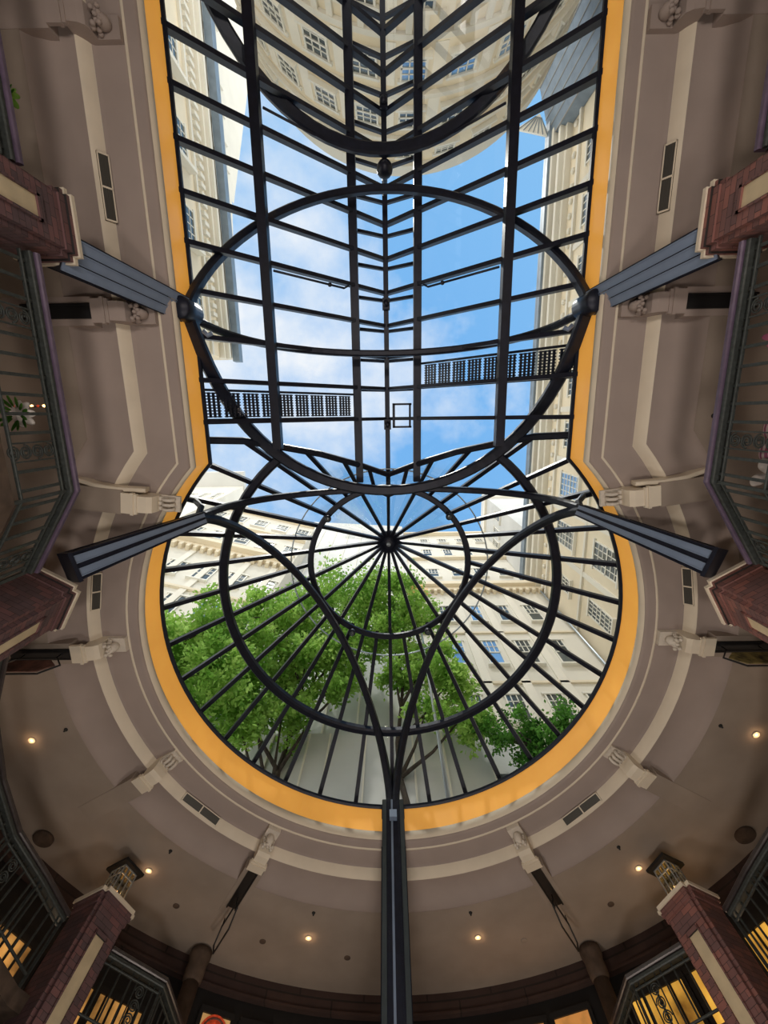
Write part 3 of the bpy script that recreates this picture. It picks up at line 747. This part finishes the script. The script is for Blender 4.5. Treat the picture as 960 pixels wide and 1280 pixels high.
t = empty('string_light', (-5.9, -.25, 8.75)); tag(t, 'tiny coloured fairy lights glowing behind the left railing', 'fairy lights')
MB().tube([(-.3, 0, 0), (0, .02, -.05), (.3, 0, 0)], .01, 5).build('cable', M['black'], t)
for k in range(6): MB().ball((-.25+k*.1, .0, -.03), .022, n=8).build('bulb', M['lamp'] if k % 2 else M['red'], t)

# ------------------------------------------------------------------ buildings outside
def bld(name, loc, label):
    t = empty(name, loc); tag(t, label, 'building')
    def pp(mb, n, m, par=None):
        o = mb.build(n, m, par or t)
        if par is None: o.matrix_parent_inverse = Matrix.Translation(-t.location)
        return o
    return t, pp
def win(pp, m, w, h, blue=False, sash=(3, 4), double=False):
    """window in the local XZ plane of m, local -Y faces the court"""
    f = MB(); t_ = .12
    f.obox(m, -w/2-.14, w/2+.14, -.10, .06, h/2, h/2+.16); f.obox(m, -w/2-.18, w/2+.18, -.22, .06, -h/2-.14, -h/2)
    for x in (-w/2-.02, w/2-.08): f.obox(m, x, x+.10, -.06, .06, -h/2, h/2)
    f.obox(m, -w/2, w/2, -.06, .05, -.05, .05)
    for j in range(1, sash[0]):
        x = -w/2+w*j/sash[0]; f.obox(m, x-.03, x+.03, -.04, .04, -h/2 if double else 0, h/2)
    for j in range(1, sash[1]):
        z = -h/2+h*j/sash[1]
        if z > 0 or double: f.obox(m, -w/2, w/2, -.04, .04, z-.03, z+.03)
    fo = pp(f, 'window', M['wframe'])
    MB().obox(m, -w/2, w/2, -.012, .02, -h/2, h/2).build('pane', M['wblue' if blue else 'wglass'], fo)
def wall_frame(x, y, z, ang): return Matrix.Translation((x, y, z)) @ Matrix.Rotation(ang, 4, 'Z')
# front right facade, plane y = 16
t, pp = bld('apartment_building', (8, 16, 11), 'pale facade with rows of sash windows at right beyond the round skylight')
pp(MB().box(2.2, 14.2, 16.0, 24, 11, 57.5), 'wall', M['facade2'])
cor = MB()
for z0, z1, dpt in ((38.2, 38.7, .35), (38.7, 39.3, .7), (47.2, 47.6, .4), (57.1, 57.6, .5), (24.4, 24.6, .12), (30.5, 30.7, .12)): cor.box(2.2, 14.2, 16-dpt, 16.1, z0, z1)
for k in range(20): cor.box(2.4+k*.6, 2.65+k*.6, 15.55, 16, 37.7, 38.2)
pp(cor, 'cornice', M['facade'])
for x in (5.95, 8.3, 10.65):
    pp(MB().box(x-.28, x+.28, 15.88, 16.05, 12, 37.6), 'pilaster', M['white'])
for z, h in ((16.6, 2.2), (22.2, 2.3), (27.9, 3.0), (33.7, 2.9), (43., 2.4), (49.6, 2.6), (54.4, 1.7)):
    for i, x in enumerate((4.75, 7.15, 9.5, 11.9)):
        win(pp, wall_frame(x, 15.97, z, 0), 1.05, h, blue=(z == 27.9 and i < 2) or (z == 33.7 and i == 1))
t, pp = bld('attic_block', (15, 13, 57), 'tall grey-white block rising above the right facade roof line')
pp(MB().box(13.4, 20, 10.9, 15.95, 41.3, 60.5), 'wall', M['greywall'])
pp(MB().box(13.1, 20.2, 10.6, 15.95, 57.2, 57.8), 'roof_edge', M['white'])
for y in (12.2, 14.0, 15.5): win(pp, wall_frame(13.38, y, 51.5, -PI/2), .8, 2.6)
# right wall of the court
t, pp = bld('apartment_building', (14.2, -8, 11), 'cream building along the right side with tall double windows and dotted cornice')
pp(MB().box(14.2, 20, -46, 16, 11, 40.6), 'wall', M['facade'])
cor = MB()
for z0, z1, dpt in ((36.9, 37.2, .2), (38.6, 39.0, .45), (39.0, 39.4, .8), (39.9, 40.3, 1.0), (30.6, 30.85, .15)): cor.box(14.2-dpt, 14.3, -46, 15.9, z0, z1)
for k in range(62): cor.ball((14.12, 15.4-k, 37.9), .16, .24, .24, 8)
pp(cor, 'cornice', M['facade2'])
pp(MB().box(13.0, 13.3, -46, 15.9, 40.3, 40.9).box(13.0, 14.2, -46, 15.9, 40.85, 41.2), 'gutter', M['slate'])
pp(MB().tube([(13.9, 15.75, 12), (13.9, 15.75, 40)], .09, 8), 'downpipe', M['conduit'])
for z, h in ((22.0, 2.6), (27.7, 3.3), (34.0, 3.3)):
    for k in range(9):
        y = 13.3-3.9*k
        win(pp, wall_frame(14.17, y, z, -PI/2), 1.9 if k else 1.2, h, blue=(k in (2,) and z > 30), sash=(4, 6), double=True)
        if k and z < 23: pp(MB().box(14.08, 14.25, y+1.75, y+2.15, 12, 36.8), 'pilaster', M['facade2'])
# left wall of the court
t, pp = bld('apartment_building', (-14.2, -22, 11), 'cream building along the upper left edge with pale attic above a dark gutter')
pp(MB().box(-20, -14.2, -46, -5.2, 11, 42.), 'wall', M['facade'])
cor = MB()
for z0, z1, dpt in ((38.0, 38.3, .2), (40.0, 40.4, .4), (40.4, 40.8, .7), (31, 31.3, .15)): cor.box(-14.3, -14.2+dpt, -46, -5.1, z0, z1)
for k in range(60): cor.box(-14.25, -13.9, -45.5+k*.66, -45.2+k*.66, 38.7, 39.5)
pp(cor, 'cornice', M['facade2'])
pp(MB().box(-13.6, -13.0, -46, -5.0, 41.4, 42.3), 'gutter', M['slate'])
at = MB().add([(-13.9, -46, 42.2), (-13.9, -5.4, 42.2), (-13.9, -5.4, 43.6), (-13.9, -19.5, 45.8), (-13.9, -19.5, 46.3), (-13.9, -34, 54.5), (-13.9, -46, 57)], [(0, 1, 2, 3, 4, 5, 6)])
at.box(-20, -14, -46, -5.4, 42, 43.5)
for k in range(12): at.box(-13.9, -13.75, -45+k*2.1, -44.6+k*2.1, 42.2, 45.5)
pp(at, 'attic', M['white'])
for k in range(5): win(pp, wall_frame(-13.85, -7.2-2.6*k, 43.1, PI/2), 1.3, 1.1)
for z in (27.5, 35.2):
    for k in range(7):
        y = -8.5-5.4*k
        win(pp, wall_frame(-14.17, y, z, PI/2), 2.2, 3.6, sash=(4, 6), double=True)
        pp(MB().box(-14.2, -13.6, y+1.5, y+1.75, z-2, z+2.2), 'reveal', M['white'])
# front left facade, turned 12.5 degrees
ang = math.atan(.25)
def L3(x, dy, z): return wall_frame(x, 16+.25*x, z, ang) @ Matrix.Translation((0, dy, 0))
t, pp = bld('apartment_building', (-12, 13, 11), 'slanted cream facade at left with stepped ledges and sash windows behind the tree')
mb = MB(); mL = wall_frame(-9.2, 13.7, 0, ang)
mb.obox(mL, -11.4, 0, 0, 7, 11, 53.4); pp(mb, 'wall', M['facade2'])
cor = MB()
for z0, z1, dpt in ((38.6, 39.1, .4), (39.1, 39.8, .9), (46.6, 47.0, .4), (53.0, 53.6, .7), (30.6, 30.9, .2), (24.6, 24.9, .2)): cor.obox(mL, -11.4, 0, -dpt, .05, z0, z1)
for k in range(17): cor.obox(mL, -11.3+k*.66, -11.0+k*.66, -.5, 0, 37.9, 38.6)
pp(cor, 'cornice', M['facade'])
for x in (-9.8, -7.3, -4.8, -2.4): pp(MB().obox(mL, x+1.0, x+1.5, -.14, .02, 12, 37.9), 'pilaster', M['white'])
for z, h in ((22.3, 2.4), (28.2, 2.8), (33.9, 2.6), (43.2, 2.5), (50.0, 2.6)):
    for k in range(5):
        win(pp, mL @ Matrix.Translation((-.95-2.5*k, -.03, z)), 1.35, h, blue=(z == 28.2 and k == 1))
# high block far left
t, pp = bld('apartment_building', (-24, 9, 11), 'bright white upper storey with flat grey eaves at far left, partly behind the gold band')
pp(MB().box(-34, -20.6, 9.5, 18, 11, 62), 'wall', M['white'])
pp(MB().box(-34, -20.4, 7.4, 18, 61.6, 62.4), 'eaves', M['greywall'])
for k in range(5): win(pp, wall_frame(-21.6-1.7*k, 9.46, 53.8, 0), .7, 3.6)
# centre wall
t, pp = bld('party_wall', (-3, 16.5, 11), 'plain grey panelled wall behind the trees, below the round skylight')
mb = MB(); mb.prism([(-11.5, 11), (2.2, 11), (2.2, 63.), (-11.5, 66.5)], 0, 4, Matrix.Translation((0, 16.1, 0))); pp(mb, 'wall', M['greywall'])
rb = MB()
for x in (-9, -7.2, -5.4, -3.6, -1.8, 0, 1.6): rb.box(x-.05, x+.05, 15.98, 16.12, 11, 62)
pp(rb, 'panel_joint', M['white'])
lw = MB().box(-6.5, 6.2, 14.9, 15.4, 11.4, 19.2)
pp(lw, 'low_wall', M['greywall'])
rb = MB()
for x in (-5.6, -3.9, -2.9, -1.2, 1.0, 2.4, 4.4): rb.box(x-.04, x+.04, 14.82, 14.92, 11.4, 19.1)
pp(rb, 'low_wall_joint', M['white'])
pp(MB().box(4.5, 6.3, 14.78, 14.92, 14.5, 16.6), 'louvre', M['iron'])
# round tower behind
t, pp = bld('round_tower', (1.5, -26, 11), 'round bow-fronted cream building with rows of windows at top centre')
TC = Matrix.Translation((1.5, -26, 0))
def arc(mb, R, z0, z1, a0=10, a1=170, n=40, R2=None):
    R2 = R2 or R
    vs = []
    for i in range(n+1):
        a = a0+(a1-a0)*i/n
        vs += [(1.5+R*cosd(a), -26+R*sind(a), z0), (1.5+R2*cosd(a), -26+R2*sind(a), z1)]
    return mb.add(vs, [(2*i, 2*i+2, 2*i+3, 2*i+1) for i in range(n)], True)
mb = arc(MB(), 10, 11, 34.3); pp(mb, 'wall', M['facade'])
mb = MB()
for R, z0, z1 in ((10.25, 33.2, 34.4), (10.2, 27.1, 27.4), (10.15, 23.7, 24.0), (10.2, 30.6, 30.9)):
    arc(mb, 10, z0-.01, z0, R2=R); arc(mb, R, z0, z1); arc(mb, R, z1, z1+.01, R2=10)
for k in range(40):
    a = 14+3.9*k; m = Matrix.Translation((1.5+10*cosd(a), -26+10*sind(a), 23.2)) @ Matrix.Rotation(math.radians(a+90), 4, 'Z'); mb.obox(m, -.14, .14, -.12, .1, -.5, .5)
pp(mb, 'string_course', M['facade2'])
for z in (21.9, 25.6, 29.0, 32.1):
    for k in range(11):
        a = 22+13.6*k
        m = Matrix.Translation((1.5+10.02*cosd(a), -26+10.02*sind(a), z)) @ Matrix.Rotation(math.radians(a+90+180-180), 4, 'Z')
        m = Matrix.Translation((1.5+10.02*cosd(a), -26+10.02*sind(a), z)) @ Matrix.Rotation(math.radians(a-90), 4, 'Z') @ Matrix.Rotation(PI, 4, 'Z')
        win(pp, m, 1.25, 1.5 if z < 30 else .9, blue=(z == 25.6 and k in (3, 4, 5)), sash=(3, 4), double=True)
        if k < 10 and z < 30:
            a2 = a+6.8; m2 = Matrix.Translation((1.5+10*cosd(a2), -26+10*sind(a2), z)) @ Matrix.Rotation(math.radians(a2+90), 4, 'Z')
            pp(MB().obox(m2, -.30, .30, -.02, .16, -1.3, 1.2), 'pilaster', M['white'])
t, pp = bld('slate_block', (11, -20, 11), 'blue-grey slate clad roof block beside the round building at upper right')
rp = [(14.15, -21.0), (13.3, -21.2), (11.7, -26.8), (11.9, -28.7), (12.7, -29.3), (14.15, -28.9)]
n = len(rp)
pp(MB().add([(x, y, 11) for x, y in rp]+[(x, y, 41) for x, y in rp], [tuple(range(n, 2*n))]+[((i+1) % n, i, i+n, (i+1) % n+n) for i in range(n)]), 'wall', M['slate'])
mb = MB()
for k in range(9): mb.beam((13.3-1.6*k/8, -21.2-5.6*k/8, 11), (13.3-1.6*k/8, -21.2-5.6*k/8, 41), .06, .08, (1, 0, 0))
pp(mb, 'standing_seam', M['roof'])
t, pp = bld('ribbed_canopy', (12, -22, 40), 'small white ribbed triangular canopy beside the slate block at upper right')
cv = [(13.2, -21.35), (10.5, -21.9), (12.3, -22.9)]
pp(MB().add([(x, y, 40.7) for x, y in cv]+[(x, y, 40.9) for x, y in cv], [(0, 1, 2), (5, 4, 3), (0, 3, 4, 1), (1, 4, 5, 2), (2, 5, 3, 0)]), 'canopy', M['white'])
mb = MB()
for k in range(7):
    f = (k+.5)/7; a_ = Vector((13.2-2.7*f, -21.35-.55*f, 40.66)); b_ = Vector((13.2-.9*f, -21.35-1.55*f, 40.66)) if f < .99 else a_
    mb.beam(a_, Vector((12.3+.9*(1-f)*0, -22.9, 40.66))*(.0)+a_.lerp(Vector((12.3, -22.9, 40.66)), .8), .05, .05)
pp(mb, 'rib', M['slate'])

# ------------------------------------------------------------------ trees
def tree(base, top, blobs, nleaf, m, label, ls=.25):
    t = empty('tree', base); tag(t, label, 'tree', 'green trees beyond the glass')
    B = Vector(base)
    def pp(mb, n, mm):
        o = mb.build(n, mm, t); o.matrix_parent_inverse = Matrix.Translation(-B); return o
    T = Vector(top); tr = MB()
    pts = [B+(T-B)*(i/8)+Vector((.25*math.sin(i*1.3), .2*math.cos(i*1.7), 0))*(i > 0) for i in range(9)]
    tr.tube(pts, .2, 8, rad=[.17-.016*i for i in range(9)])
    for (c, rr) in blobs:
        c = Vector(c); k = min(7, max(2, int(8*(c.z-rr-B.z)/max(.1, T.z-B.z))))
        s0 = pts[k]; mid = (s0+c)/2+Vector((0, 0, -.3))
        tr.tube([s0, mid, c], .07, 6, rad=[.10, .065, .03])
    pp(tr, 'trunk', M['bark'])
    vs, fs = [], []; tot = sum(r_[1]**2 for r_ in blobs)
    for c, rr in blobs:
        n = int(nleaf*rr*rr/tot); c = Vector(c)
        sub = [(c+Vector((random.gauss(0, 1), random.gauss(0, 1), random.gauss(0, .8))).normalized()*rr*random.uniform(.35, .95), rr*random.uniform(.22, .42)) for _ in range(14)]
        for _ in range(n):
            sc, sr = random.choice(sub)
            p = sc+Vector((random.gauss(0, .55), random.gauss(0, .55), random.gauss(0, .5)))*sr
            q = Vector((random.gauss(0, 1), random.gauss(0, 1), random.gauss(0, .6))).normalized()
            w = q.orthogonal().normalized(); w.rotate(Matrix.Rotation(random.random()*6.28, 3, q)); L = ls*random.uniform(.6, 1.3)
            o = len(vs); vs += [p, p+q*L*.5+w*L*.28, p+q*L, p+q*L*.5-w*L*.28]; fs.append((o, o+1, o+2, o+3))
    pp(MB().add(vs, fs), 'foliage', m)
tree((-9.6, 9.6, 11.4), (-8.9, 9.4, 22), [((-9.4, 8.8, 17.2), 1.7), ((-8.4, 9.6, 20.5), 2.0), ((-9.5, 10.6, 18.5), 1.9), ((-7.6, 10.2, 17.3), 1.7), ((-7.3, 11.3, 20.3), 2.0), ((-8.5, 11.8, 17.2), 1.6), ((-6.9, 10.9, 23.6), 1.8)], 22000, M['leaf'], 'bright green leafy tree at far left beyond the round skylight')
tree((-5.2, 15.7, 11.4), (-3.9, 13.2, 26), [((-6.1, 12.2, 18.4), 1.8), ((-4.4, 12.6, 21.2), 2.2), ((-2.9, 13.0, 24.0), 2.2), ((-4.8, 11.8, 25.5), 2.3), ((-2.6, 11.8, 28.5), 2.4), ((-4.9, 13.2, 18.0), 1.3), ((-5.6, 11.7, 22.8), 1.7), ((-3.0, 12.9, 19.9), 1.2), ((-2.0, 13.3, 21.2), 1.0), ((-6.2, 12.4, 16.6), 1.2), ((-1.2, 13.0, 26.5), 1.5), ((-7.0, 11.5, 18.6), 1.3)], 36000, M['leaf'], 'largest green tree filling the left half of the round skylight')
tree((.6, 15.7, 11.4), (.4, 13.2, 25), [((.2, 13., 24.6), 1.6), ((.0, 12.0, 28.8), 2.2), ((1.9, 12.2, 26.4), 1.9), ((1.9, 13.2, 23.0), 1.6), ((2.9, 13.0, 20.4), 1.4), ((.3, 13.4, 21.2), 1.0), ((3.2, 13.3, 18.2), 1.2), ((1.7, 13.5, 19.0), .9)], 22000, M['leaf'], 'green tree in the centre of the round skylight beyond the glass')
tree((7.2, 12.9, 11.4), (5.6, 13.0, 17), [((6.4, 12.7, 15.9), 1.15), ((5.4, 13.0, 16.9), 1.15), ((7.3, 12.4, 16.6), 1.0), ((4.4, 13.3, 17.5), .9), ((5.7, 13.1, 15.1), .8)], 9000, M['leafdark'], 'small darker green tree at lower right edge of the round skylight', .17)
# shrub just outside on the left, beyond strut
tree((-9.3, 2.6, 11.57), (-9.2, 2.7, 14), [((-9.0, 2.7, 16.6), .8), ((-8.8, 3.1, 15.8), .6)], 1100, M['leaf'], 'sprig of bright leaves at left edge just below the lower left strut')
# service bracket on roof, right of centre
t = empty('roof_floodlight', (1.9, 12.2, 30)); 
tag(t, 'pale boxy floodlight on a mast, among the leaves right of the hub', 'floodlight')
MB().tube([(0, .6, -18.4), (0, .3, -6), (0, 0, 0)], .07, 8).build('mast', M['conduit'], t)
MB().box(-.55, .55, -.35, .35, 0, .5).box(-.2, .9, -.2, .2, -.5, -.1).build('lamp_head', M['posterc'], t)

# ------------------------------------------------------------------ world and lights
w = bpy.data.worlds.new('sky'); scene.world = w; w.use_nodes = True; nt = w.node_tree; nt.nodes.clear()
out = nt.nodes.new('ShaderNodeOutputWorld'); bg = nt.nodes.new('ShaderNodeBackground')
tc = nt.nodes.new('ShaderNodeTexCoord')
mp = nt.nodes.new('ShaderNodeMapping'); mp.inputs['Location'].default_value = (.35, .1, .2); mp.inputs['Scale'].default_value = (1, 1, .6)
n1 = nt.nodes.new('ShaderNodeTexNoise'); n1.inputs['Scale'].default_value = 3.2; n1.inputs['Detail'].default_value = 9; n1.inputs['Roughness'].default_value = .58
nt.links.new(tc.outputs['Generated'], mp.inputs[0]); nt.links.new(mp.outputs[0], n1.inputs['Vector'])
# clouds gather toward -x (left of the hall) and just behind the zenith
sp = nt.nodes.new('ShaderNodeSeparateXYZ'); nt.links.new(tc.outputs['Generated'], sp.inputs[0])
ma = nt.nodes.new('ShaderNodeMath'); ma.operation = 'MULTIPLY_ADD'; ma.inputs[1].default_value = -.42; ma.inputs[2].default_value = .02
nt.links.new(sp.outputs[0], ma.inputs[0])
ad = nt.nodes.new('ShaderNodeMath'); ad.operation = 'ADD'; nt.links.new(n1.outputs['Fac'], ad.inputs[0]); nt.links.new(ma.outputs[0], ad.inputs[1])
cr = nt.nodes.new('ShaderNodeValToRGB'); cr.color_ramp.elements[0].position = .49; cr.color_ramp.elements[1].position = .74
nt.links.new(ad.outputs[0], cr.inputs[0])
g = nt.nodes.new('ShaderNodeMix'); g.data_type = 'RGBA'
g.inputs[6].default_value = (.36, .66, .95, 1); g.inputs[7].default_value = (.19, .47, .90, 1)
pw = nt.nodes.new('ShaderNodeMath'); pw.operation = 'POWER'; pw.inputs[1].default_value = 3.; nt.links.new(sp.outputs[2], pw.inputs[0])
nt.links.new(pw.outputs[0], g.inputs[0])
mx = nt.nodes.new('ShaderNodeMix'); mx.data_type = 'RGBA'
nt.links.new(cr.outputs[0], mx.inputs[0]); nt.links.new(g.outputs[2], mx.inputs[6]); mx.inputs[7].default_value = (.92, .94, 1.0, 1)
mr = nt.nodes.new('ShaderNodeMapRange'); mr.interpolation_type = 'SMOOTHSTEP'      # low sky out of view brightened, added to fill the facades
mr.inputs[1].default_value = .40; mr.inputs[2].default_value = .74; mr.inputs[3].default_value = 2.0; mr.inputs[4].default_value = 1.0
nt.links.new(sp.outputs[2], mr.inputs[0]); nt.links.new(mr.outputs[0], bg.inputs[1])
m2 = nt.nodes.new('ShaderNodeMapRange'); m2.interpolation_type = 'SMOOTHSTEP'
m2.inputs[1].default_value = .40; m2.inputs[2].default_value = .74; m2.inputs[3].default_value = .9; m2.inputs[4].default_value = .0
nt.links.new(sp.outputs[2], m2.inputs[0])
low_fill = nt.nodes.new('ShaderNodeMix'); low_fill.data_type = 'RGBA'; low_fill.inputs[7].default_value = (1., .95, .86, 1)
nt.links.new(m2.outputs[0], low_fill.inputs[0]); nt.links.new(mx.outputs[2], low_fill.inputs[6]); nt.links.new(low_fill.outputs[2], bg.inputs[0])
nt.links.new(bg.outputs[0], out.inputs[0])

def light(kind, loc, energy, col, size=.3, rot=None, name=None):
    l = bpy.data.lights.new(name or kind.lower()+'_light', kind); l.energy = energy; l.color = col
    if kind == 'SUN': l.angle = math.radians(size)
    elif kind == 'AREA': l.shape = 'DISK'; l.size = size
    else: l.shadow_soft_size = size
    o = bpy.data.objects.new(l.name, l); COL.objects.link(o); o.location = loc
    if rot: o.rotation_euler = rot
    return o
s = light('SUN', (0, 0, 80), 1.5, (1, .95, .86), 2, name='sun')
s.rotation_euler = Vector((.10, .45, -1)).to_track_quat('-Z', 'Y').to_euler()
# added fill lights facing up from the floor, standing in for bounce
for x, y, e in ((-2.2, -5, 185), (2.2, -5, 185), (-2.5, 3, 160), (2.5, 3, 160), (0, 9, 175)):
    light('AREA', (x, y, .3), e, (1, .88, .78), 1.2, (PI, 0, 0), 'floor_fill')
# added warm fill lights, unseen, to brighten the gallery ceilings
for s in (-1, 1):
    for y, e in ((-5.6, 13), (-.4, 15)): light('POINT', (s*7.6, y, 8.3), e, (1, .78, .62), .3, name='gallery_fill')
    light('POINT', (s*8.6, 5.6, 8.2), 15, (1, .72, .5), .3, name='gallery_fill')
for a, e in ((140, 17), (40, 17), (112, 15), (68, 15)): light('POINT', pol(a, 9.6, 7.6), e, (1, .74, .50), .3, name='gallery_fill')
for loc, tgt, e in (((3.6, 3.6, 5.6), (6.0, 3.2, 8.0), 90), ((3.0, -1.6, 5.4), (5.0, -2.7, 8.2), 60), ((4.6, 8.2, 5.8), (6.2, 10.3, 7.8), 40)):
    l = light('SPOT', loc, e, (1, .80, .68), .15, (Vector(tgt)-Vector(loc)).to_track_quat('-Z', 'Y').to_euler(), 'pier_spot'); l.data.spot_size = .75; l.data.spot_blend = .8
for a in (165.2, 135.5, 105.2, 75.4, 45, 15.1): light('POINT', pol(a, 8.71, 9.95), 1.2, (1, .6, .3), .04, name='downlight_glow')

scene.view_settings.view_transform = 'Standard'
scene.view_settings.look = 'None'
scene.view_settings.exposure = 0.
scene.cycles.max_bounces = 10; scene.cycles.transparent_max_bounces = 16
scene.cycles.caustics_reflective = False; scene.cycles.caustics_refractive = False
scene.cycles.use_denoising = True
